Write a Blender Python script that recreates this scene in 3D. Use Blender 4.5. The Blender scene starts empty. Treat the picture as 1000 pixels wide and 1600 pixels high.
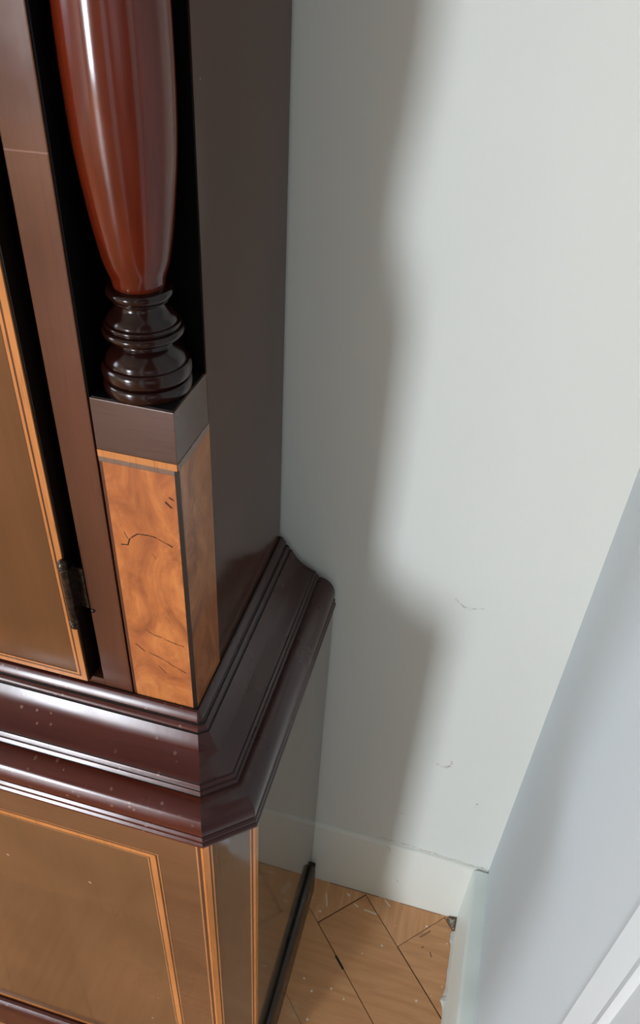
import bpy, bmesh, math, random
from mathutils import Vector, Matrix
random.seed(7)
scene = bpy.context.scene
COL = scene.collection

# ------------------------------------------------------------------ camera
cam_d = bpy.data.cameras.new('camera')
cam_d.sensor_fit = 'VERTICAL'; cam_d.sensor_height = 36.0
cam_d.lens = 1215.16 / 1600 * 36.0
cam_d.clip_start = 0.01
cam = bpy.data.objects.new('camera', cam_d); COL.objects.link(cam)
RC = Matrix(((0.96496182, 0.19853336, -0.17156107),
             (0.25758399, -0.59217605, 0.76352998),
             (0.04999181, -0.78096866, -0.62256628)))
M4 = Matrix.Identity(4)
for r in range(3):
    M4[r][0] = RC[r][0]; M4[r][1] = -RC[r][1]; M4[r][2] = -RC[r][2]
M4[0][3], M4[1][3], M4[2][3] = -0.09874, -0.48793, 1.0
cam.matrix_world = M4
scene.camera = cam

# ------------------------------------------------------------------ world and lights
scene.view_settings.view_transform = 'Standard'
scene.view_settings.look = 'None'
scene.view_settings.gamma = 1.0
scene.view_settings.exposure = 0.04
w = bpy.data.worlds.new('world'); scene.world = w; w.use_nodes = True
w.node_tree.nodes['Background'].inputs[0].default_value = (0.72, 0.83, 1.0, 1)
w.node_tree.nodes['Background'].inputs[1].default_value = 1.0

# room limits
XR, YB, XL, YF, ZC = 0.0177, 0.004, -3.0, -4.0, 2.7
WF = (-2.36, -1.66, 0.15, 1.50)      # window in wall_front: x0 x1 z0 z1
WL = (-1.60, -0.55, 0.50, 2.10)      # window in wall_left: y0 y1 z0 z1

def area(name, loc, direction, sx, sy, power, color):
    l = bpy.data.lights.new(name, 'AREA'); l.shape = 'RECTANGLE'
    l.size = sx; l.size_y = sy; l.energy = power; l.color = color
    o = bpy.data.objects.new(name, l); COL.objects.link(o)
    o.location = loc
    o.rotation_euler = Vector(direction).to_track_quat('-Z', 'Z').to_euler()
    return o
# daylight just outside the two windows of the room
area('daylight_front_window', ((WF[0]+WF[1])/2, YF-0.14, (WF[2]+WF[3])/2), (0, 1, 0), WF[1]-WF[0], WF[3]-WF[2], 170, (0.87, 0.92, 1.0))
area('daylight_left_window', (XL-0.14, (WL[0]+WL[1])/2, (WL[2]+WL[3])/2), (1, 0, 0), WL[1]-WL[0], WL[3]-WL[2], 50, (0.82, 0.91, 1.0))

# ------------------------------------------------------------------ material helpers
class NT:
    def __init__(s, name):
        s.m = bpy.data.materials.new(name); s.m.use_nodes = True
        s.t = s.m.node_tree; s.b = s.t.nodes['Principled BSDF']
        s.co = None
    def n(s, typ, **kw):
        nd = s.t.nodes.new(typ)
        for k, v in kw.items():
            if k.startswith('i_'): nd.inputs[k[2:]].default_value = v
            else: setattr(nd, k, v)
        return nd
    def link(s, a, b): s.t.links.new(a, b)
    def coord(s):
        if not s.co: s.co = s.n('ShaderNodeTexCoord').outputs['Object']
        return s.co
    def mapping(s, scale=(1, 1, 1), rot=(0, 0, 0), src=None):
        mp = s.n('ShaderNodeMapping')
        mp.inputs['Scale'].default_value = scale; mp.inputs['Rotation'].default_value = rot
        s.link(src or s.coord(), mp.inputs[0]); return mp.outputs[0]
    def noise(s, vec, scale, detail=4, rough=0.55, dist=0.0):
        nd = s.n('ShaderNodeTexNoise'); nd.inputs['Scale'].default_value = scale
        nd.inputs['Detail'].default_value = detail; nd.inputs['Roughness'].default_value = rough
        nd.inputs['Distortion'].default_value = dist
        s.link(vec, nd.inputs['Vector']); return nd.outputs['Fac']
    def ramp(s, fac, stops):
        r = s.n('ShaderNodeValToRGB'); els = r.color_ramp.elements
        while len(els) < len(stops): els.new(0.5)
        for e, (p, c) in zip(els, stops):
            e.position = p; e.color = tuple(c) + (1,) if len(c) == 3 else c
        s.link(fac, r.inputs[0]); return r.outputs[0]
    def math(s, op, a, b=None, c=None):
        nd = s.n('ShaderNodeMath', operation=op)
        for i, v in enumerate((a, b, c)):
            if v is None: continue
            if isinstance(v, (int, float)): nd.inputs[i].default_value = v
            else: s.link(v, nd.inputs[i])
        return nd.outputs[0]
    def mix(s, fac, a, b, mode='MIX'):
        nd = s.n('ShaderNodeMix', data_type='RGBA', blend_type=mode)
        for sock, v in ((nd.inputs[0], fac), (nd.inputs[6], a), (nd.inputs[7], b)):
            if isinstance(v, (int, float)): sock.default_value = v
            elif isinstance(v, tuple): sock.default_value = tuple(v) + (1,) if len(v) == 3 else v
            else: s.link(v, sock)
        return nd.outputs[2]
    def vmath(s, op, a, b=None):
        nd = s.n('ShaderNodeVectorMath', operation=op)
        for i, v in enumerate((a, b)):
            if v is None: continue
            if isinstance(v, (tuple, list)): nd.inputs[i].default_value = v
            else: s.link(v, nd.inputs[i])
        return nd
    def segs(s, pts_list, width, vec, feather=0.6):
        """mask of thin strokes along polylines (real marks on the surface)"""
        out = None
        for pl in pts_list:
            for A, B in zip(pl[:-1], pl[1:]):
                A = Vector(A); B = Vector(B); ba = B-A
                pa = s.vmath('SUBTRACT', vec, tuple(A)).outputs[0]
                d = s.vmath('DOT_PRODUCT', pa, tuple(ba/ba.length_squared)).outputs['Value']
                h = s.n('ShaderNodeClamp'); s.link(d, h.inputs[0])
                sc = s.vmath('SCALE', tuple(ba)); s.link(h.outputs[0], sc.inputs['Scale'])
                ln = s.vmath('DISTANCE', pa, sc.outputs[0]).outputs['Value']
                out = ln if out is None else s.math('MINIMUM', out, ln)
        mr = s.n('ShaderNodeMapRange', interpolation_type='SMOOTHSTEP')
        s.link(out, mr.inputs[0]); mr.inputs[1].default_value = width*(1-feather); mr.inputs[2].default_value = width
        mr.inputs[3].default_value = 1.0; mr.inputs[4].default_value = 0.0
        return mr.outputs[0]
    def bump(s, h, strength, dist):
        b = s.n('ShaderNodeBump'); b.inputs['Strength'].default_value = strength
        b.inputs['Distance'].default_value = dist; s.link(h, b.inputs['Height'])
        s.link(b.outputs[0], s.b.inputs['Normal']); return b
    def done(s, col=None, rough=0.5, **kw):
        if col is not None:
            if isinstance(col, tuple): s.b.inputs['Base Color'].default_value = col + (1,)
            else: s.link(col, s.b.inputs['Base Color'])
        if isinstance(rough, (int, float)): s.b.inputs['Roughness'].default_value = rough
        else: s.link(rough, s.b.inputs['Roughness'])
        for k, v in kw.items(): s.b.inputs[k.replace('_', ' ')].default_value = v
        return s.m

def wood(name, dark, light, grain=(0, 0, 1), gs=60, rough=0.12, ior=1.5, coat=0.0, pores=0.35, bump=0.1, extra=None):
    t = NT(name)
    sc = [gs*(0.06 if g else 1.0) for g in grain]
    v = t.mapping(tuple(sc))
    f1 = t.noise(v, 1.0, 6, 0.6, 0.4)
    f2 = t.noise(t.mapping((7, 7, 7)), 1.0, 3, 0.5, 0.6)
    c = t.ramp(f1, [(0.3, dark), (0.7, light)])
    c = t.mix(t.ramp(f2, [(0.35, (0,)*3), (0.75, (1,)*3)]), c, tuple(min(1, x*1.25) for x in light))
    sc2 = [gs*8*(0.05 if g else 1.0) for g in grain]
    f3 = t.noise(t.mapping(tuple(sc2)), 1.0, 2)
    c = t.mix(t.math('MULTIPLY', t.ramp(f3, [(0.55, (0,)*3), (0.7, (1,)*3)]), pores), c, tuple(x*0.45 for x in dark))
    if extra: c = extra(t, c)
    r = t.noise(t.mapping((30, 30, 30)), 1.0, 4)
    rr = t.math('MULTIPLY_ADD', r, rough*0.9, rough*0.55)
    t.bump(t.noise(t.mapping((55, 55, 55)), 1.0, 3), bump, 0.0006)
    m = t.done(c, rr, IOR=ior)
    if coat:
        t.b.inputs['Coat Weight'].default_value = coat; t.b.inputs['Coat Roughness'].default_value = rough*0.5
    return m

M = {}
def base_marks(t, c):
    m = t.segs([[(-.3154, -.246, .3979), (-.3146, -.246, .3972)], [(-.2865, -.246, .145), (-.2860, -.246, .1445)], [(-.3846, -.246, .4022), (-.3840, -.246, .4020)]], 0.0011, t.coord())
    return t.mix(t.math('MULTIPLY', m, .8), c, (0.75, 0.55, 0.35))
def side_marks(t, c):
    m = t.segs([[(XT_, -.1299, .8708), (XT_, -.1301, .8684)]], 0.0007, t.coord())
    c = t.mix(m, c, (0.003, 0.002, 0.002))
    m = t.segs([[(XT_, -.1386, .9355), (XT_, -.1386, .9352)]], 0.0005, t.coord())
    return t.mix(m, c, (0.3, 0.25, 0.2))
XT_ = -0.2415
def stile_marks(t, c):
    m = t.segs([[(-.3099, -.1897, .9112), (-.3025, -.1897, .9113), (-.288, -.1897, .9117)]], 0.0005, t.coord())
    return t.mix(t.math('MULTIPLY', m, .35), c, (0.35, 0.22, 0.20))
M['case_side'] = wood('dark polished mahogany', (0.043, 0.017, 0.011), (0.058, 0.024, 0.015), rough=0.12, ior=1.42, bump=.04, extra=side_marks)
M['base_side'] = wood('brown polished mahogany', (0.058, 0.038, 0.024), (0.080, 0.052, 0.032), rough=0.07, ior=1.8, bump=.04)
M['case_front'] = wood('brown mahogany veneer', (0.070, 0.024, 0.013), (0.105, 0.037, 0.020), rough=0.16, gs=45, pores=.15, extra=stile_marks)
M['door_panel'] = wood('flame mahogany door veneer', (0.10, 0.042, 0.015), (0.15, 0.062, 0.023), rough=0.16, gs=22, pores=.08, bump=.05)
M['base_panel'] = wood('golden brown mahogany veneer', (0.12, 0.058, 0.023), (0.16, 0.080, 0.034), rough=0.10, gs=16, pores=.05, bump=.04, ior=1.6, extra=base_marks)
M['base_margin'] = wood('brown mahogany crossband', (0.10, 0.045, 0.019), (0.15, 0.070, 0.032), grain=(1, 0, 0), rough=0.10, gs=40, pores=.1, bump=.04)
M['column'] = wood('red turned mahogany', (0.050, 0.0060, 0.0020), (0.115, 0.0145, 0.0040), rough=0.15, gs=90, pores=.15, bump=.04)
M['dark_turned'] = wood('ebonised turned mahogany', (0.004, 0.0018, 0.0015), (0.016, 0.004, 0.0025), ior=1.42, rough=0.17, gs=60, bump=.05, pores=.1)
M['cap'] = wood('grey brown veneer', (0.060, 0.032, 0.024), (0.085, 0.046, 0.034), rough=0.16, grain=(1, 0, 0))
M['black'] = NT('flat black').done((0.0015, 0.0013, 0.0013), 0.75, Specular_IOR_Level=0.1)  # near-black, for the recess lining and the sheet behind the door
M['ebony'] = NT('black stringing').done((0.004, 0.003, 0.003), 0.35)
M['plinth'] = wood('black brown plinth', (0.012, 0.008, 0.006), (0.020, 0.013, 0.010), rough=0.3, grain=(0, 1, 0))
M['inlay'] = wood('satinwood inlay', (0.42, 0.155, 0.042), (0.54, 0.215, 0.065), rough=0.2, gs=120)
M['inlay_pale'] = wood('pale boxwood line', (0.30, 0.14, 0.055), (0.42, 0.20, 0.085), rough=0.2, gs=120)
M['inlay_dark'] = wood('brown stringing line', (0.05, 0.018, 0.008), (0.10, 0.036, 0.015), rough=0.2, gs=120)
M['inlay_dull'] = wood('faded grey brown line', (0.14, 0.085, 0.06), (0.19, 0.12, 0.085), rough=0.25, gs=120)

def mould_extra(t, c):
    s_ = t.segs([[(-.2838, -.2385, .5290), (-.2815, -.2415, .5215), (-.2795, -.2440, .5130)]], 0.0020, t.coord(), .9)
    c = t.mix(t.math('MULTIPLY', s_, .7), c, (0.45, 0.33, 0.32))
    return mould_dents(t, c)
def mould_dents(t, c):
    # small dents and specks knocked into the polish
    v = t.n('ShaderNodeTexVoronoi'); v.inputs['Scale'].default_value = 130
    t.link(t.mapping((1, .55, 1.3), (.4, .3, .7)), v.inputs['Vector'])
    cell = t.n('ShaderNodeTexNoise'); cell.inputs['Scale'].default_value = 14
    t.link(t.coord(), cell.inputs['Vector'])
    near = t.ramp(v.outputs['Distance'], [(0.13, (1,)*3), (0.17, (0,)*3)])
    pick = t.ramp(cell.outputs['Fac'], [(0.44, (0,)*3), (0.52, (1,)*3)])
    return t.mix(t.math('MULTIPLY', t.math('MULTIPLY', near, pick), 0.55), c, (0.30, 0.17, 0.14))
M['moulding'] = wood('red brown moulding mahogany', (0.036, 0.0050, 0.0035), (0.070, 0.011, 0.007), grain=(1, 1, 0), gs=70, rough=0.23, pores=.15, bump=0.10, extra=mould_extra)
M['moulding_shaded'] = wood('dark mahogany moulding side', (0.020, 0.007, 0.007), (0.034, 0.012, 0.011), grain=(0, 1, 0), gs=50, rough=0.30, pores=.05, bump=0.02)  # same wood as the front, shade of the side faces put into the colour

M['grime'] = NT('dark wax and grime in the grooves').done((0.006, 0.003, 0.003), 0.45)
def burl(name, cracks, k=1.0):
    t = NT(name)
    v = t.mapping((26, 26, 13), (0.2, 0.3, 0.5))
    f = t.noise(v, 1.0, 8, 0.62, 2.4)
    c = t.ramp(f, [(0.28, tuple(x*k for x in (0.26, 0.080, 0.030))), (0.45, tuple(x*k for x in (0.43, 0.140, 0.045))), (0.58, tuple(x*k for x in (0.54, 0.190, 0.058))), (0.75, tuple(x*k for x in (0.62, 0.245, 0.078)))])
    g = t.noise(t.mapping((60, 60, 24)), 1.0, 6, 0.7, 3.0)
    c = t.mix(t.math('MULTIPLY', t.ramp(g, [(0.5, (0,)*3), (0.72, (1,)*3)]), 0.5), c, (0.30, 0.095, 0.040))
    if cracks:
        wob = t.n('ShaderNodeTexNoise'); wob.inputs['Scale'].default_value = 160
        t.link(t.coord(), wob.inputs['Vector'])
        off = t.vmath('SCALE', t.vmath('SUBTRACT', wob.outputs['Color'], (0.5, 0.5, 0.5)).outputs[0]); off.inputs['Scale'].default_value = 0.0018
        vv = t.vmath('ADD', t.coord(), off.outputs[0]).outputs[0]
        for pl, wd in cracks:
            c = t.mix(t.segs([pl], wd, vv), c, (0.035, 0.012, 0.008))
    t.bump(f, 0.12, 0.0008)
    return t.done(c, 0.17)

# wall paint
def paint(name, col, marks=None, var=0.035, rough=0.72):
    t = NT(name)
    n1 = t.noise(t.mapping((4, 4, 4)), 1.0, 4)
    c = t.mix(n1, tuple(x*(1-var) for x in col), tuple(min(1, x*(1+var)) for x in col))
    if marks:
        wob = t.n('ShaderNodeTexNoise'); wob.inputs['Scale'].default_value = 90
        t.link(t.coord(), wob.inputs['Vector'])
        off = t.vmath('SCALE', t.vmath('SUBTRACT', wob.outputs['Color'], (0.5, 0.5, 0.5)).outputs[0]); off.inputs['Scale'].default_value = 0.006
        vv = t.vmath('ADD', t.coord(), off.outputs[0]).outputs[0]
        br = t.ramp(t.noise(t.mapping((260, 260, 260)), 1.0, 2), [(0.42, (0.15,)*3), (0.6, (1,)*3)])
        for pl, wd, cc, a in marks:
            m = t.math('MULTIPLY', t.math('MULTIPLY', t.segs([pl], wd, vv, 0.9), br), a)
            c = t.mix(m, c, cc)
    t.bump(t.noise(t.mapping((140, 140, 140)), 1.0, 4), 0.12, 0.0006)
    return t.done(c, rough)

# ------------------------------------------------------------------ mesh helpers
def link_mesh(name, bm, mat, parent=None, smooth=False):
    me = bpy.data.meshes.new(name)
    bmesh.ops.recalc_face_normals(bm, faces=bm.faces)
    bm.to_mesh(me); bm.free()
    for m in (mat if isinstance(mat, (list, tuple)) else [mat]): me.materials.append(m)
    if smooth:
        for p in me.polygons: p.use_smooth = True
        if smooth is not True: me.set_sharp_from_angle(angle=math.radians(smooth))
    o = bpy.data.objects.new(name, me); COL.objects.link(o)
    if parent: o.parent = parent
    return o
def add_box(bm, x0, x1, y0, y1, z0, z1, mi=0):
    vs = [bm.verts.new((x, y, z)) for z in (z0, z1) for y in (y0, y1) for x in (x0, x1)]
    for f in ((0, 2, 3, 1), (4, 5, 7, 6), (0, 1, 5, 4), (2, 6, 7, 3), (0, 4, 6, 2), (1, 3, 7, 5)):
        fc = bm.faces.new([vs[i] for i in f]); fc.material_index = mi
def box(name, x0, x1, y0, y1, z0, z1, mat, parent=None, bevel=0.0):
    bm = bmesh.new(); add_box(bm, x0, x1, y0, y1, z0, z1)
    if bevel:
        bmesh.ops.bevel(bm, geom=bm.edges[:], offset=bevel, segments=2, profile=0.7, affect='EDGES')
    return link_mesh(name, bm, mat, parent)
def boxes(name, lst, mat, parent=None):
    bm = bmesh.new()
    for b in lst: add_box(bm, *b)
    return link_mesh(name, bm, mat, parent)
def prism(name, pts, z0, z1, mat, parent=None, bevel=0.0):
    bm = bmesh.new()
    lo = [bm.verts.new((x, y, z0)) for x, y in pts]; hi = [bm.verts.new((x, y, z1)) for x, y in pts]
    bm.faces.new(lo[::-1]); bm.faces.new(hi); n = len(pts)
    for i in range(n): bm.faces.new((lo[i], lo[(i+1) % n], hi[(i+1) % n], hi[i]))
    if bevel: bmesh.ops.bevel(bm, geom=bm.edges[:], offset=bevel, segments=2, profile=0.7, affect='EDGES')
    return link_mesh(name, bm, mat, parent)
def lathe_bm(bm, prof, cx, cy, n=72, close=True):
    rings = []
    for r, z in prof:
        rings.append([bm.verts.new((cx+r*math.cos(2*math.pi*k/n), cy+r*math.sin(2*math.pi*k/n), z)) for k in range(n)])
    for a, b in zip(rings[:-1], rings[1:]):
        for k in range(n): bm.faces.new((a[k], a[(k+1) % n], b[(k+1) % n], b[k]))
    if close: bm.faces.new(rings[0][::-1]); bm.faces.new(rings[-1])
def lathe(name, prof, cx, cy, mat, parent=None, n=72):
    bm = bmesh.new(); lathe_bm(bm, prof, cx, cy, n)
    return link_mesh(name, bm, mat, parent, True)
def smooth_profile(pts, sub=6):
    """Catmull-Rom through (r, z) points"""
    out = []
    P = [pts[0]]+list(pts)+[pts[-1]]
    for i in range(1, len(P)-2):
        p0, p1, p2, p3 = P[i-1:i+3]
        for k in range(sub):
            t = k/sub
            out.append(tuple(0.5*((2*b)+(-a+c)*t+(2*a-5*b+4*c-d)*t*t+(-a+3*b-3*c+d)*t**3) for a, b, c, d in zip(p0, p1, p2, p3)))
    out.append(tuple(pts[-1])); return out
def structure(o): o['kind'] = 'structure'; return o

# ------------------------------------------------------------------ floor: herringbone parquet
def floor_material():
    t = NT('oak parquet')
    at = t.n('ShaderNodeAttribute', attribute_name='plank')      # (random, orientation, 0)
    sep = t.n('ShaderNodeSeparateColor'); t.link(at.outputs['Color'], sep.inputs[0])
    rnd = sep.outputs[0]; ori = sep.outputs[1]
    va = t.mapping((14, 130, 40), (0, 0, math.radians(45))); vb = t.mapping((130, 14, 40), (0, 0, math.radians(45)))
    shift = t.vmath('SCALE', (31.0, 17.0, 9.0)); t.link(rnd, shift.inputs['Scale'])
    fa = t.noise(t.vmath('ADD', va, shift.outputs[0]).outputs[0], 1.0, 5, 0.6, 0.5)
    fb = t.noise(t.vmath('ADD', vb, shift.outputs[0]).outputs[0], 1.0, 5, 0.6, 0.5)
    f = t.mix(ori, fa, fb)
    c = t.ramp(f, [(0.25, (0.54, 0.255, 0.105)), (0.55, (0.69, 0.350, 0.160)), (0.8, (0.76, 0.430, 0.215))])
    c = t.mix(t.math('MULTIPLY', rnd, 0.35), c, (0.50, 0.225, 0.080))
    dirt = t.ramp(t.noise(t.mapping((16, 16, 16)), 1.0, 5, 0.65), [(0.58, (0,)*3), (0.78, (1,)*3)])
    c = t.mix(t.math('MULTIPLY', dirt, 0.35), c, (0.62, 0.46, 0.36))
    # white paint flecks
    v = t.n('ShaderNodeTexVoronoi'); v.inputs['Scale'].default_value = 62; t.link(t.coord(), v.inputs['Vector'])
    sp = t.n('ShaderNodeSeparateColor'); t.link(v.outputs['Color'], sp.inputs[0])
    near = t.ramp(v.outputs['Distance'], [(0.07, (1,)*3), (0.10, (0,)*3)])
    pick = t.math('GREATER_THAN', sp.outputs[0], 0.45)
    c = t.mix(t.math('MULTIPLY', t.math('MULTIPLY', near, pick), 0.85), c, (0.85, 0.80, 0.70))
    drips = t.segs([[(-0.1645, -0.0155, 0), (-0.160, -0.030, 0)], [(-0.113, -0.0215, 0), (-0.098, -0.0225, 0)], [(-0.0905, -0.0025, 0), (-0.0835, -0.008, 0)],
                    [(-0.139, -0.0075, 0), (-0.1375, -0.0085, 0)], [(-0.127, -0.018, 0), (-0.122, -0.020, 0)]], 0.0012, t.coord())
    c = t.mix(t.math('MULTIPLY', drips, 0.75), c, (0.85, 0.80, 0.70))
    gap = t.segs([[(-0.1345, -0.0847, 0), (-0.1235, -0.0957, 0)]], 0.0016, t.coord(), 0.3)
    c = t.mix(gap, c, (0.012, 0.006, 0.004))
    gap2 = t.segs([[(-0.0397, -0.0342, 0), (-0.0292, -0.024, 0)], [(-0.036, -0.0460, 0), (-0.0345, -0.0445, 0)], [(-0.0255, -0.0486, 0), (-0.0235, -0.0530, 0)], [(-0.163, -.0003, 0), (-0.10, -.0003, 0)], [(-0.07, -.0001, 0), (-0.02, -.0001, 0)]], 0.0012, t.coord())
    c = t.mix(t.math('MULTIPLY', gap2, 0.7), c, (0.07, 0.035, 0.02))
    t.bump(f, 0.15, 0.0006)
    return t.done(c, t.math('MULTIPLY_ADD', dirt, 0.2, 0.33))
M['floor'] = floor_material()
M['floor_gap'] = NT('dark joint filler').done((0.060, 0.028, 0.014), 0.8)
def make_floor():
    bm = bmesh.new()
    cl = bm.loops.layers.float_color.new('plank')
    add_box(bm, XL, XR, YF, YB, -0.03, -0.0012, 1)
    W, L = 0.0715, 0.286
    u0, v0 = -0.080, -0.155
    s2 = math.sqrt(0.5)
    def block(x0, y0, lx, ly, ori):
        g = 0.00012 + random.random()**2*0.0007
        pts = []
        for x, y in ((x0+g, y0+g), (x0+lx-g, y0+g), (x0+lx-g, y0+ly-g), (x0+g, y0+ly-g)):
            u, v = u0+x, v0+y
            pts.append(((u+v)*s2, (-u+v)*s2))
        if max(p[0] for p in pts) < XL or min(p[0] for p in pts) > XR or max(p[1] for p in pts) < YF or min(p[1] for p in pts) > YB: return
        r = random.random(); z = -0.0006*random.random()*0.3
        # slight rounding: inner top + lower rim
        cx = sum(p[0] for p in pts)/4; cy = sum(p[1] for p in pts)/4
        top = [bm.verts.new((p[0], p[1], z)) for p in pts]
        rim = [bm.verts.new((p[0], p[1], -0.0012)) for p in pts]
        fs = [bm.faces.new(top)]+[bm.faces.new((rim[i], rim[(i+1) % 4], top[(i+1) % 4], top[i])) for i in range(4)]
        for f in fs:
            for lp in f.loops: lp[cl] = (r, ori, 0, 1)
    for i in range(-100, 101):
        for j in range(-17, 18):
            ox, oy = i*W+j*L, i*W-j*L
            if abs(ox) > 6.5 or abs(oy) > 6.5: continue
            block(ox, oy, L, W, 0.0)
            block(ox+L, oy+W-L, W, L, 1.0)
    # trim to the room
    for co, no in (((XR, 0, 0), (1, 0, 0)), ((0, YB, 0), (0, 1, 0)), ((XL, 0, 0), (-1, 0, 0)), ((0, YF, 0), (0, -1, 0))):
        bmesh.ops.bisect_plane(bm, geom=bm.verts[:]+bm.edges[:]+bm.faces[:], plane_co=co, plane_no=no, clear_outer=True)
    return structure(link_mesh('floor', bm, [M['floor'], M['floor_gap']]))
make_floor()

# ------------------------------------------------------------------ walls
G = (0.33, 0.27, 0.25)
scuffs = [
    ([(-0.0855, 0, .5345), (-0.078, 0, .5290), (-0.070, 0, .5285), (-0.062, 0, .5310)], 0.0016, G, 0.75),
    ([(-0.079, 0, .5285), (-0.072, 0, .5262)], 0.0011, G, 0.6),
    ([(-0.0685, 0, .3010), (-0.0625, 0, .2960), (-0.0565, 0, .2985), (-0.0535, 0, .3075), (-0.0540, 0, .3110)], 0.0018, G, 0.85),
    ([(-0.061, 0, .2985), (-0.0545, 0, .3020)], 0.0018, G, 0.6),
    ([(-0.0765, 0, .3040), (-0.069, 0, .3015)], 0.0009, G, 0.6),
    ([(-0.0180, 0, .2405), (-0.0170, 0, .2500)], 0.0011, (0.12, 0.10, 0.09), 0.95),
    ([(-0.098, 0, .1925), (-0.088, 0, .1940)], 0.0011, G, 0.7),
    ([(-0.110, 0, .1325), (-0.075, 0, .1308), (-0.03, 0, .1285), (0.012, 0, .1267)], 0.0017, (0.32, 0.22, 0.15), 0.85),
]
scuffs = [([(x, YB, z) for x, y, z in pl], wd, c, a) for pl, wd, c, a in scuffs]
M['wall_back'] = paint('pale grey green wall paint', (0.66, 0.69, 0.65), scuffs)
M['wall'] = paint('pale grey wall paint', (0.585, 0.645, 0.67))
M['wall_room'] = paint('room wall paint', (0.54, 0.51, 0.43))
M['skirt'] = paint('cream gloss skirting paint', (0.72, 0.74, 0.68), [
    ([(-0.1050, 0, .128), (-0.0985, 0, .121), (-0.097, 0, .114)], 0.0014, (0.35, 0.30, 0.24), 0.8),
    ([(-0.183, 0, .121), (-0.176, 0, .119)], 0.0022, (0.40, 0.38, 0.34), 0.6),
    ([(-0.082, 0, .055), (-0.080, 0, .049)], 0.0016, (0.40, 0.36, 0.30), 0.8)], rough=0.35)
M['skirt_white'] = paint('white gloss skirting paint', (0.80, 0.88, 0.84), rough=0.35)
M['caulk'] = paint('rough grey white filler', (0.60, 0.60, 0.56), var=0.2)
M['white_gloss'] = paint('white gloss joinery paint', (0.63, 0.69, 0.71), rough=0.3)
T_ = 0.12
structure(box('wall_back', XL-T_, XR+T_, YB, YB+T_, -0.03, ZC, M['wall_back']))
DY0, DY1, DZ = -1.22, -0.372, 2.04       # doorway in the right wall, behind the casing
structure(boxes('wall_right', [(XR, XR+T_, DY1, YB, -0.03, ZC), (XR, XR+T_, YF-T_, DY0, -0.03, ZC), (XR, XR+T_, DY0, DY1, DZ, ZC)], M['wall']))
dm = wood('dark brown door wood', (0.03, 0.015, 0.009), (0.05, 0.025, 0.014), rough=0.35)
structure(boxes('door_1', [(XR+.06, XR+.10, DY0, DY1, 0.002, DZ)], dm))
structure(boxes('trim_3', [(XR-.0085, XR, DY0-.07, DY0, 0, DZ+.07), (XR-.0085, XR, DY0, DY1, DZ, DZ+.07)], M['white_gloss']))
structure(boxes('wall_front', [(XL-T_, WF[0], YF-T_, YF, -0.03, ZC), (WF[1], XR, YF-T_, YF, -0.03, ZC),
                    (WF[0], WF[1], YF-T_, YF, -0.03, WF[2]), (WF[0], WF[1], YF-T_, YF, WF[3], ZC)], M['wall_room']))
structure(boxes('wall_left', [(XL-T_, XL, YF, WL[0], -0.03, ZC), (XL-T_, XL, WL[1], YB, -0.03, ZC),
                    (XL-T_, XL, WL[0], WL[1], -0.03, WL[2]), (XL-T_, XL, WL[0], WL[1], WL[3], ZC)], M['wall_room']))
structure(box('ceiling', XL-T_, XR+T_, YF-T_, YB+T_, ZC, ZC+0.1, paint('ceiling paint', (0.30, 0.28, 0.24))))
def win_frame(name, bars): structure(boxes(name, bars, M['white_gloss']))
f = 0.035
win_frame('window_1', [(WF[0], WF[0]+f, YF-.08, YF-.03, WF[2], WF[3]), (WF[1]-f, WF[1], YF-.08, YF-.03, WF[2], WF[3]),
                       (WF[0]+f, WF[1]-f, YF-.08, YF-.03, WF[2], WF[2]+f), (WF[0]+f, WF[1]-f, YF-.08, YF-.03, WF[3]-f, WF[3])])
win_frame('window_2', [(XL-.08, XL-.03, WL[0], WL[0]+f, WL[2], WL[3]), (XL-.08, XL-.03, WL[1]-f, WL[1], WL[2], WL[3]),
                       (XL-.08, XL-.03, WL[0]+f, WL[1]-f, WL[2], WL[2]+f), (XL-.08, XL-.03, WL[0]+f, WL[1]-f, WL[3]-f, WL[3])])

# skirting boards: a flat board with a softly rounded top, slightly lumpy old paint
def skirting(name, axis, a0, a1, base, out, h0, h1, mat, n=120):
    """axis 'x': runs along x on the back wall (faces -y); axis 'y': runs along y on the right wall (faces -x)"""
    bm = bmesh.new(); rows = []
    for k in range(n+1):
        t = k/n; a = a0+(a1-a0)*t; h = h0+(h1-h0)*t
        jit = 0.00025*math.sin(k*.31)+0.0003*math.sin(k*0.13+1)
        th = out
        prof = [(0, 0), (th, 0), (th, h-0.006+jit), (th-0.0012, h-0.002+jit), (th-0.004, h+jit), (0, h+jit)]
        rows.append([bm.verts.new((a, base-o, z) if axis == 'x' else (base-o, a, z)) for o, z in prof])
    for A, B in zip(rows[:-1], rows[1:]):
        m = len(A)
        for i in range(m): bm.faces.new((A[i], B[i], B[(i+1) % m], A[(i+1) % m]))
    bm.faces.new(rows[0]); bm.faces.new(rows[-1][::-1])
    return structure(link_mesh(name, bm, mat, smooth=40))
skirting('baseboard_back', 'x', -0.70, XR-0.0005, YB, 0.004, 0.134, 0.126, M['skirt'])
skirting('baseboard_back', 'x', XL, -0.7005, YB, 0.004, 0.134, 0.134, M['skirt'], 4)
skirting('baseboard_right', 'y', -0.3055, -0.0002, XR, 0.0172, 0.126, 0.126, M['skirt_white'])
structure(boxes('baseboard_left', [(XL, XL+.015, YF, YB-.005, 0, .126)], M['skirt_white']))
structure(boxes('baseboard_front', [(XL+.016, XR, YF, YF+.015, 0, .126)], M['skirt_white']))
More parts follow.
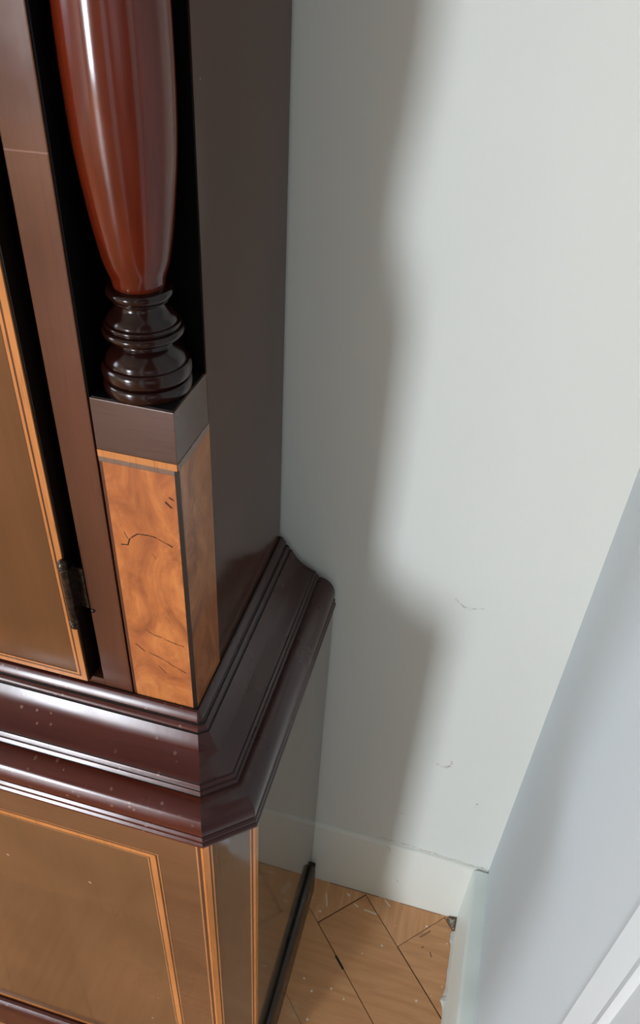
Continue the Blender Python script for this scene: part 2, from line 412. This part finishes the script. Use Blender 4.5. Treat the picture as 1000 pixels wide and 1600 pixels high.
# ragged filler bead where the right skirting meets the floor
def filler():
    bm = bmesh.new(); rows = []
    rr = random.Random(3)
    for k in range(90):
        y = -0.017-k*0.003; wd = 0.0022+0.0022*max(0, math.sin(k*0.53)+math.sin(k*0.23+2))*rr.uniform(.5, 1)
        rows.append([bm.verts.new((0.0005, y, 0.004+0.001*rr.random())), bm.verts.new((-wd*.5, y, 0.002+.0006*rr.random())), bm.verts.new((-wd, y, 0.0001)), bm.verts.new((0.0005, y, 0.0001))])
    for A, B in zip(rows[:-1], rows[1:]):
        for i in range(4): bm.faces.new((A[i], B[i], B[(i+1) % 4], A[(i+1) % 4]))
    bm.faces.new(rows[0]); bm.faces.new(rows[-1][::-1])
    structure(link_mesh('trim_2', bm, M['caulk']))
filler()
# upright door casing on the right wall (bead, flat, inner flat)
def casing():
    bm = bmesh.new()
    prof = [(0.0, -0.3058), (0.0125, -0.3060), (0.0135, -0.3075), (0.0096, -0.3205), (0.0101, -0.3225), (0.0103, -0.3245), (0.0094, -0.3265), (0.0082, -0.3280), (0.0080, -0.3718), (0.0, -0.3718)]
    lo = [bm.verts.new((XR-o, y, 0.0)) for o, y in prof]; hi = [bm.verts.new((XR-o, y, 2.1)) for o, y in prof]
    n = len(prof)
    for i in range(n): bm.faces.new((lo[i], lo[(i+1) % n], hi[(i+1) % n], hi[i]))
    bm.faces.new(lo); bm.faces.new(hi)
    structure(link_mesh('trim_1', bm, M['white_gloss'], None, 25))
casing()

# ------------------------------------------------------------------ the clock
XT, YT = -0.2415, -0.1897        # right / front faces of the trunk
YREC = -0.1467                   # back of the corner recess
XS = -0.2868                     # inner side of the corner post
BK = -0.003                      # back of the clock
CX = -0.430                      # centre line
def mir(x): return 2*CX-x
clock = bpy.data.objects.new('longcase_clock', None); COL.objects.link(clock)
clock.location = (CX, -0.12, 0)
clock['label'] = 'tall dark mahogany longcase clock with orange burl panels, standing against the wall'
clock['category'] = 'clock'
def part(o, parent=None):
    """parent under the clock (or one of its parts) keeping the world position"""
    p = parent or clock
    o.parent = p
    base = Vector(clock.location)
    if p is clock: o.matrix_parent_inverse = Matrix.Translation(-base)
    return o
TZ, TT = 0.568, 1.50
# trunk carcass
trunk = part(boxes('trunk', [(mir(XT), XT, YREC, BK, TZ-.06, TT)], M['case_side']))
# small nail hole in the side of the trunk
part(boxes('corner_recess', [(XS+.0002, XT-.0004, YREC-.0012, YREC-.0001, .798, 1.36), (XS-.001, XS, YT+.0008, YREC, .798, 1.36)], M['black']), trunk)  # near-black sheets lining the recess
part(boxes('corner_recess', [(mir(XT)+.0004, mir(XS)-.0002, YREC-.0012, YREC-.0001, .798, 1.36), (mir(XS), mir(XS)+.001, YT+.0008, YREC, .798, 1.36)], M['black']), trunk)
# front frame: two stiles, bottom rail, black sheet painting in the shade behind the door
DR, GAP = -0.3168, -0.3085       # door edge, start of right stile
stile = part(box('stile', GAP, XS-.0010, YT, YREC, TZ-.05, TT, M['case_front'], bevel=.0006))
part(box('stile', mir(XS)+.0010, mir(GAP), YT, YREC, TZ-.05, TT, M['case_front'], bevel=.0006))
part(box('bottom_rail', mir(GAP), GAP, YT, YREC, TZ-.05, .5755, M['case_front']))
part(box('door_opening_shade', mir(GAP), GAP, YREC-.004, YREC-.001, .5755, 1.36, M['black']))
part(box('top_rail', mir(GAP), GAP, YT, YREC, 1.36, TT, M['case_front']))
# door
dz0, dz1, dy0, dy1 = .5763, 1.352, YT-.0055, YT+.014
dl = mir(DR)
door = part(box('door', dl, DR, dy0, dy1, dz0, dz1, [M['door_panel']], bevel=.0005))
part(boxes('door_edge', [(DR-.0001, DR+.0006, dy0+.0012, dy1, dz0, dz1)], M['ebony']), door)
def frame_band(name, x0, x1, z0, z1, wd, y, mat, parent, th=.00025):
    """mitred rectangular band: outer rectangle x0..x1, z0..z1, width wd, on plane y facing -y"""
    bm = bmesh.new()
    O = [(x0, z0), (x1, z0), (x1, z1), (x0, z1)]; I = [(x0+wd, z0+wd), (x1-wd, z0+wd), (x1-wd, z1-wd), (x0+wd, z1-wd)]
    vo = [bm.verts.new((x, y-th, z)) for x, z in O]; vi = [bm.verts.new((x, y-th, z)) for x, z in I]
    wo = [bm.verts.new((x, y+.0003, z)) for x, z in O]; wi = [bm.verts.new((x, y+.0003, z)) for x, z in I]
    for i in range(4):
        j = (i+1) % 4
        bm.faces.new((vo[i], vo[j], vi[j], vi[i])); bm.faces.new((vo[i], wo[i], wo[j], vo[j])); bm.faces.new((vi[i], vi[j], wi[j], wi[i]))
    return part(link_mesh(name, bm, mat), parent)
i = frame_band('inlay_band', dl+.0004, DR-.0004, dz0+.0004, dz1-.0004, .0037, dy0, M['inlay'], door)
frame_band('stringing', dl+.0041, DR-.0041, dz0+.0041, dz1-.0041, .0012, dy0, M['inlay_dark'], door)
frame_band('stringing', dl+.0053, DR-.0053, dz0+.0053, dz1-.0053, .0017, dy0, M['inlay'], door)
frame_band('stringing', dl+.0070, DR-.0070, dz0+.0070, dz1-.0070, .0005, dy0, M['inlay_dark'], door)

# hinge: barrel with turned finials and a leaf screwed into the gap
t = NT('tarnished iron'); c = t.ramp(t.noise(t.mapping((300, 300, 300)), 1, 3), [(0.35, (0.02, 0.014, 0.010)), (0.7, (0.09, 0.065, 0.045))])
M['iron'] = t.done(c, 0.32, Metallic=0.75)
def hinge(zc, xh=-0.3160):
    yh = dy0-.0026
    bm = bmesh.new()
    h = .0245
    rr = .0024
    prof = [(rr, zc-h+.004)]
    for k in range(1, 4):
        z = zc-h+.004+(2*h-.008)*k/4
        prof += [(rr, z-.0002), (rr*.86, z-.0001), (rr*.86, z+.0001), (rr, z+.0002)]
    prof += [(rr, zc+h-.004)]
    lathe_bm(bm, prof, xh, yh, 24)
    hg = part(link_mesh('hinge', bm, M['iron'], None, 25))
    for s in (1, -1):
        e = zc+s*(h-.004)
        pf = [(.0020, e), (.0030, e+s*.0009), (.0030, e+s*.0018), (.0020, e+s*.0026), (.0028, e+s*.0036), (.0030, e+s*.0050), (.0024, e+s*.0068), (.0012, e+s*.0084), (.0003, e+s*.0090)]
        part(lathe('finial', smooth_profile(pf, 4), xh, yh, M['iron'], None, 24), hg)
    # leaf: bent strip from the barrel back onto the stile edge
    bm = bmesh.new()
    add_box(bm, xh+.0004, xh+.0016, yh, YT+.010, zc-h+.006, zc+h-.006)
    add_box(bm, xh+.0016, GAP-.0002, YT-.0008, YT+.0004, zc-h+.009, zc+h-.007)
    part(link_mesh('leaf', bm, M['iron']), hg)
    part(lathe('screw', [(.0014, 0), (.0016, .0003), (.0012, .0008), (.0002, .0010)], 0, 0, M['iron'], None, 16), hg)
    sc = hg.children[-1]
    sc.matrix_parent_inverse = Matrix.Identity(4)
    sc.location = (GAP+.0016, YT-.0001, zc-.018); sc.rotation_euler = (math.radians(90), 0, 0)
    return hg
hinge(.660)
hinge(1.25)

# corner posts: pedestal with burl panels, cap, free-standing turned column, upper block
def crk(pts): return [(x, YT, z) for x, z in pts]
cr = [(crk([(-.2800, .7045), (-.2765, .7050), (-.2740, .7105), (-.2690, .7150), (-.2630, .7160), (-.2560, .7145), (-.2490, .7110)]), .00065),
      (crk([(-.2790, .7190), (-.2765, .7120), (-.2745, .7085)]), .00035),
      (crk([(-.2720, .6370), (-.2660, .6330), (-.2600, .6320), (-.2540, .6300), (-.2470, .6290)]), .00045),
      (crk([(-.2800, .6210), (-.2750, .6160), (-.2680, .6140), (-.2620, .6120), (-.2560, .6080), (-.2470, .6040)]), .00055),
      (crk([(-.2700, .6100), (-.2640, .6020), (-.2610, .5985)]), .00035),
      (crk([(-.2500, .7420), (-.2470, .7390)]), .0009), (crk([(-.2475, .7460), (-.2450, .7445)]), .0008),
      (crk([(-.2610, .7020), (-.2570, .6930), (-.2545, .6850)]), .00025),
      (crk([(-.2570, .5700), (-.2535, .5665)]), .0005)]
M['burl_front'] = burl('orange burl veneer, cracked', cr)
M['burl_side_shaded'] = burl('orange burl veneer', [([(XT, -.184, .716), (XT, -.180, .722), (XT, -.176, .731), (XT, -.170, .734)], .0005)], 0.72)  # same burl darkened, shade of the side put into the colour
def post(mirror):
    f = mir if mirror else (lambda x: x)
    def bx(name, x0, x1, y0, y1, z0, z1, mat, bevel=0):
        a, b = sorted((f(x0), f(x1)))
        return box(name, a, b, y0, y1, z0, z1, mat, None, bevel)
    ped = part(bx('pedestal', XS+.0003, XT-.0003, YT+.0003, YREC, TZ-.05, .7985, M['case_front']))
    part(bx('burl_panel', XS+.0024, XT-.0022, YT-.0002, YT+.001, TZ-.03, .7608, M['burl_front']), ped)
    part(bx('burl_panel', XT-.0012, XT+.0002, YT+.0010, YREC, TZ-.03, .7640, M['burl_side_shaded']), ped)
    part(bx('stringing', XT-.0021, XT+.0003, YT-.00035, YT+.0010, TZ-.03, .7640, M['ebony']), ped)
    part(bx('stringing', XS+.0004, XT-.0004, YT-.0001, YT+.001, .7608, .7640, M['inlay_dull']), ped)
    part(bx('inlay_band', XS+.0004, XT-.0004, YT-.0003, YT+.001, .7640, .7682, M['inlay']), ped)
    part(bx('inlay_band', XT-.001, XT+.0002, YT+.0003, YREC, .7640, .7682, M['inlay_dull']), ped)
    part(bx('cap_block', XS+.0002, XT, YT, YREC, .7682, .7988, M['cap'], .0005), ped)
    # dark top board
    part(bx('top_board', XS+.001, XT-.001, YT+.0012, YREC, .7988, .7992, M['ebony']), ped)
    ax, ay = f(XT-.0228), YT+.0216
    def p(pts, s=5): return smooth_profile(pts, s)
    z0 = .7990
    base = [(.0216, z0), (.0222, z0+.0012), (.0224, z0+.0040), (.0218, z0+.0062)] + \
        [(.0203, z0+.0070), (.0201, z0+.0078)] + \
        [(.0222, z0+.0086), (.0226, z0+.0112), (.0223, z0+.0136), (.0213, z0+.0152)] + \
        [(.0200, z0+.0156), (.0198, z0+.0164)]
    a = base + [(.0194, z0+.0180), (.0180, z0+.0203), (.0156, z0+.0228), (.0138, z0+.0245), (.0133, z0+.0262)]
    a += [(.0150, z0+.0275), (.0182, z0+.0288), (.0196, z0+.0300), (.0200, z0+.0316), (.0192, z0+.0330), (.0177, z0+.0336), (.0177, z0+.0341), (.0186, z0+.0348), (.0184, z0+.0360), (.0170, z0+.0366)]
    a += [(.0168, z0+.0374), (.0158, z0+.0392), (.0138, z0+.0412), (.0123, z0+.0432), (.0119, z0+.0450)]
    a += [(.0124, z0+.0462), (.0136, z0+.0466), (.0138, z0+.0472), (.0134, z0+.0477), (.0150, z0+.0484), (.0158, z0+.0500), (.0157, z0+.0514), (.0146, z0+.0526), (.0124, z0+.0532)]
    shaft = [(.0120, z0+.0530), (.0131, z0+.0580), (.0157, z0+.0665), (.0181, z0+.081), (.0199, z0+.0955), (.0213, z0+.109), (.0221, z0+.1225), (.0226, z0+.1405), (.0226, z0+.160), (.0222, z0+.19), (.0212, z0+.25), (.0195, z0+.34), (.0170, z0+.44), (.0150, z0+.50)]
    col = part(lathe('column', p(shaft, 8), ax, ay, M['column']))
    part(lathe('turned_base', p(a, 4), ax, ay, M['dark_turned']), col)
    zt = z0+.5605
    top = [(r, zt-(z-z0)) for r, z in a]
    part(lathe('turned_capital', p(top[::-1], 3), ax, ay, M['dark_turned']), col)
    part(bx('capital_block', XS+.0002, XT, YT, YREC, 1.36, TT, M['case_front']))
post(False); post(True)

# waist moulding: swept round the square corner, chamfered below, mitred
PR = [(0, .5692), (.0016, .5695), (.0028, .5690), (.0040, .5674), (.0056, .5648), (.0060, .5634), (.0058, .5624), (.0066, .5618),
      (.0074, .5620), (.0084, .5610), (.0094, .5592), (.0096, .5582), (.0102, .5576), (.0110, .5578)]
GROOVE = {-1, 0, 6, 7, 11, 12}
for k in range(1, 13):                                   # shallow cove
    a = k/12
    x = .0110+(.0318-.0110)*a; zc_ = .5578+(.5388-.5578)*a
    PR.append((x-.0021*math.sin(math.pi*a), zc_-.0021*math.sin(math.pi*a)))
n0 = len(PR)
PR += [(.0322, .5383), (.0330, .5384), (.0338, .5372), (.0342, .5360), (.0346, .5354), (.0354, .5354), (.0362, .5342), (.0366, .5332), (.0370, .5326), (.0380, .5330)]
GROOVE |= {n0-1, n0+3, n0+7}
for k in range(1, 11):                                   # ovolo
    a = math.pi/2*k/10
    PR.append((.0380+.0140*math.sin(a), .5330-.0168*(1-math.cos(a))))
n1 = len(PR)
PR += [(.0520, .5142), (.0508, .5132), (.0508, .5122), (.0516, .5118), (.0528, .5100), (.0529, .5086), (.0516, .5080), (.0516, .5074), (.0526, .5070), (.0537, .5052), (.0537, .5034), (.0526, .5026), (.0505, .5023)]
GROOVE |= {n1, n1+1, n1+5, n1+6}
def ring_pts(d):
    P1 = (XT+.45*d, YT-1.08*d); P2 = (XT+d, YT-.62*d)
    return [(XT+d, BK), P2, P1, (mir(P1[0]), P1[1]), (mir(P2[0]), P2[1]), (mir(XT+d), BK)]
def sweep(name, prof, fn, mats, matfn, inner=True):
    bm = bmesh.new(); rows = []
    pr_ = ([(-.02, prof[0][1])] + prof + [(-.02, prof[-1][1])]) if inner else prof
    for d, z in pr_: rows.append([bm.verts.new((x, y, z)) for x, y in fn(d)])
    n = len(rows[0]); m = len(rows)
    for j in range(m):
        A, B = rows[j], rows[(j+1) % m]
        if j == m-1 and not inner: continue
        for k in range(n-1):
            try: fc = bm.faces.new((A[k], A[k+1], B[k+1], B[k])); fc.material_index = matfn(k, j-1) if len(mats) > 2 else matfn(k)
            except ValueError: pass
    bm.faces.new([r[0] for r in rows]); bm.faces.new([r[-1] for r in rows][::-1])
    return link_mesh(name, bm, mats, None, 28)
mo = part(sweep('waist_moulding', PR, lambda d: ring_pts(d) if d >= 0 else [(XT+d, BK), (XT+d, YT-d), (XT+d-.001, YT-d), (mir(XT+d-.001), YT-d), (mir(XT+d), YT-d), (mir(XT+d), BK)],
                [M['moulding'], M['moulding_shaded'], M['grime']], lambda k, j: 2 if j in GROOVE else (0 if k == 2 else 1)))

# base cabinet
DB = .0520
rp = ring_pts(DB)
P2, P1 = rp[1], rp[2]
XB, YFB = rp[0][0], P1[1]
base_poly = [rp[0], rp[1], rp[2], rp[3], rp[4], rp[5]]
def base_box():
    bm = bmesh.new()
    lo = [bm.verts.new((x, y, .012)) for x, y in base_poly]; hi = [bm.verts.new((x, y, .505)) for x, y in base_poly]
    n = 6
    bm.faces.new(lo); bm.faces.new(hi)
    for i in range(n):
        fc = bm.faces.new((lo[i], lo[(i+1) % n], hi[(i+1) % n], hi[i])); fc.material_index = 1 if i == 2 else 0
    return part(link_mesh('base_cabinet', bm, [M['base_side'], M['base_margin']]))
base = base_box()
ix1 = -.2523; ix0 = mir(ix1); iz0, iz1 = .0600, .4735
part(box('front_panel', ix0+.009, ix1-.009, YFB-.0002, YFB+.001, iz0+.009, iz1-.009, M['base_panel']), base)
off = 0
for nm, wd, mt in (('stringing', .0009, 'inlay_pale'), ('stringing', .0016, 'inlay_dark'), ('inlay_band', .0044, 'inlay'), ('stringing', .0009, 'inlay_dark'), ('stringing', .0010, 'inlay_pale')):
    frame_band(nm, ix0+off, ix1-off, iz0+off, iz1-off, wd, YFB, M[mt], base)
    off += wd
# bands up the chamfered corners
def strip(name, A, B, t0, t1, mat, z0=.03, z1=.504, th=.0003):
    """strip on the vertical face through plan points A->B, from distance t0 to t1 along it"""
    A = Vector(A); B = Vector(B); d = (B-A).normalized(); nrm = Vector((d.y, -d.x))
    if nrm.y > 0 and abs(nrm.y) > abs(nrm.x)*.2: nrm = -nrm
    if (A+nrm-Vector((CX, -.1))).length < (A-Vector((CX, -.1))).length: nrm = -nrm
    a = A+d*t0; b = A+d*t1
    pts = [a-nrm*.0004, b-nrm*.0004, b+nrm*th, a+nrm*th]
    return part(prism(name, [tuple(q) for q in pts], z0, z1, mat), base)
for mflag in (False, True):
    g = (lambda q: (mir(q[0]), q[1])) if mflag else (lambda q: q)
    A, B, Cc = g(P1), g(P2), g((XB, BK)); Fr = g((P1[0]-.1, P1[1]))
    strip('stringing', A, Fr, .0040, .0052, M['inlay_pale'])
    strip('stringing', A, Fr, .0016, .0040, M['inlay_dark'])
    strip('inlay_band', A, Fr, .0, .0016, M['inlay'])
    strip('inlay_band', A, B, .0, .0040, M['inlay'])
    strip('stringing', A, B, .0040, .0052, M['inlay_dark'])
    strip('stringing', A, B, .0052, .0064, M['inlay_pale'])
    strip('stringing', B, A, .0030, .0042, M['inlay_pale'])
    strip('stringing', B, A, .0018, .0030, M['inlay_dark'])
    strip('inlay_band', B, A, .0, .0018, M['inlay'])
    strip('inlay_band', B, Cc, .0, .0042, M['inlay'])
    strip('stringing', B, Cc, .0042, .0056, M['inlay_pale'])
# plinth: dark moulded skirt round the foot of the base
PP = [(.0, .0600), (.0022, .0612), (.0044, .0600), (.0062, .0572), (.0076, .0530), (.0082, .046), (.0084, 0.0005)]
def pl_ring(d):
    r = ring_pts(DB+d) if d >= 0 else ring_pts(DB+d)
    r = [tuple(q) for q in r]
    r[0] = (r[0][0], -.016); r[5] = (r[5][0], -.016); return r
part(sweep('plinth', PP, pl_ring, [M['moulding'], M['plinth']], lambda k: 0 if k == 2 else 1))
# narrower tongue of the plinth that reaches the wall
part(box('plinth_return', XB-.004, XB+.0055, -.020, -.0006, .0005, .040, M['plinth'], bevel=.003))
part(box('plinth_return', mir(XB+.0055), mir(XB-.004), -.020, -.0006, .0005, .040, M['plinth'], bevel=.003))

# hood above the picture
part(box('hood', mir(XT)-.045, XT+.045, YT-.045, BK, TT+.04, 2.02, M['case_front'], bevel=.003))
part(box('hood_moulding', mir(XT)-.03, XT+.03, YT-.03, BK, TT, TT+.04, M['moulding'], bevel=.008))

# grey plaster crumb in the skirting corner
def crumb():
    bm = bmesh.new()
    b = [(-.0115, -.0035), (-.0008, -.0030), (-.0010, -.0150), (-.0035, -.0135)]
    lo = [bm.verts.new((x, y, .0004)) for x, y in b]
    hi = [bm.verts.new((x*.9-.0006, y*.86-.001, z)) for (x, y), z in zip(b, (.0035, .0062, .0040, .0026))]
    bm.faces.new(lo[::-1]); bm.faces.new((hi[0], hi[1], hi[2])); bm.faces.new((hi[0], hi[2], hi[3]))
    for i in range(4): bm.faces.new((lo[i], lo[(i+1) % 4], hi[(i+1) % 4], hi[i]))
    t = NT('dirty plaster'); c = t.ramp(t.noise(t.mapping((260, 260, 260)), 1, 4), [(.4, (.05, .04, .03)), (.62, (.42, .38, .32))])
    o = link_mesh('plaster_crumb', bm, t.done(c, .9))
    o['label'] = 'small grey plaster crumb wedged in the skirting corner on the floor'; o['category'] = 'debris'
crumb()
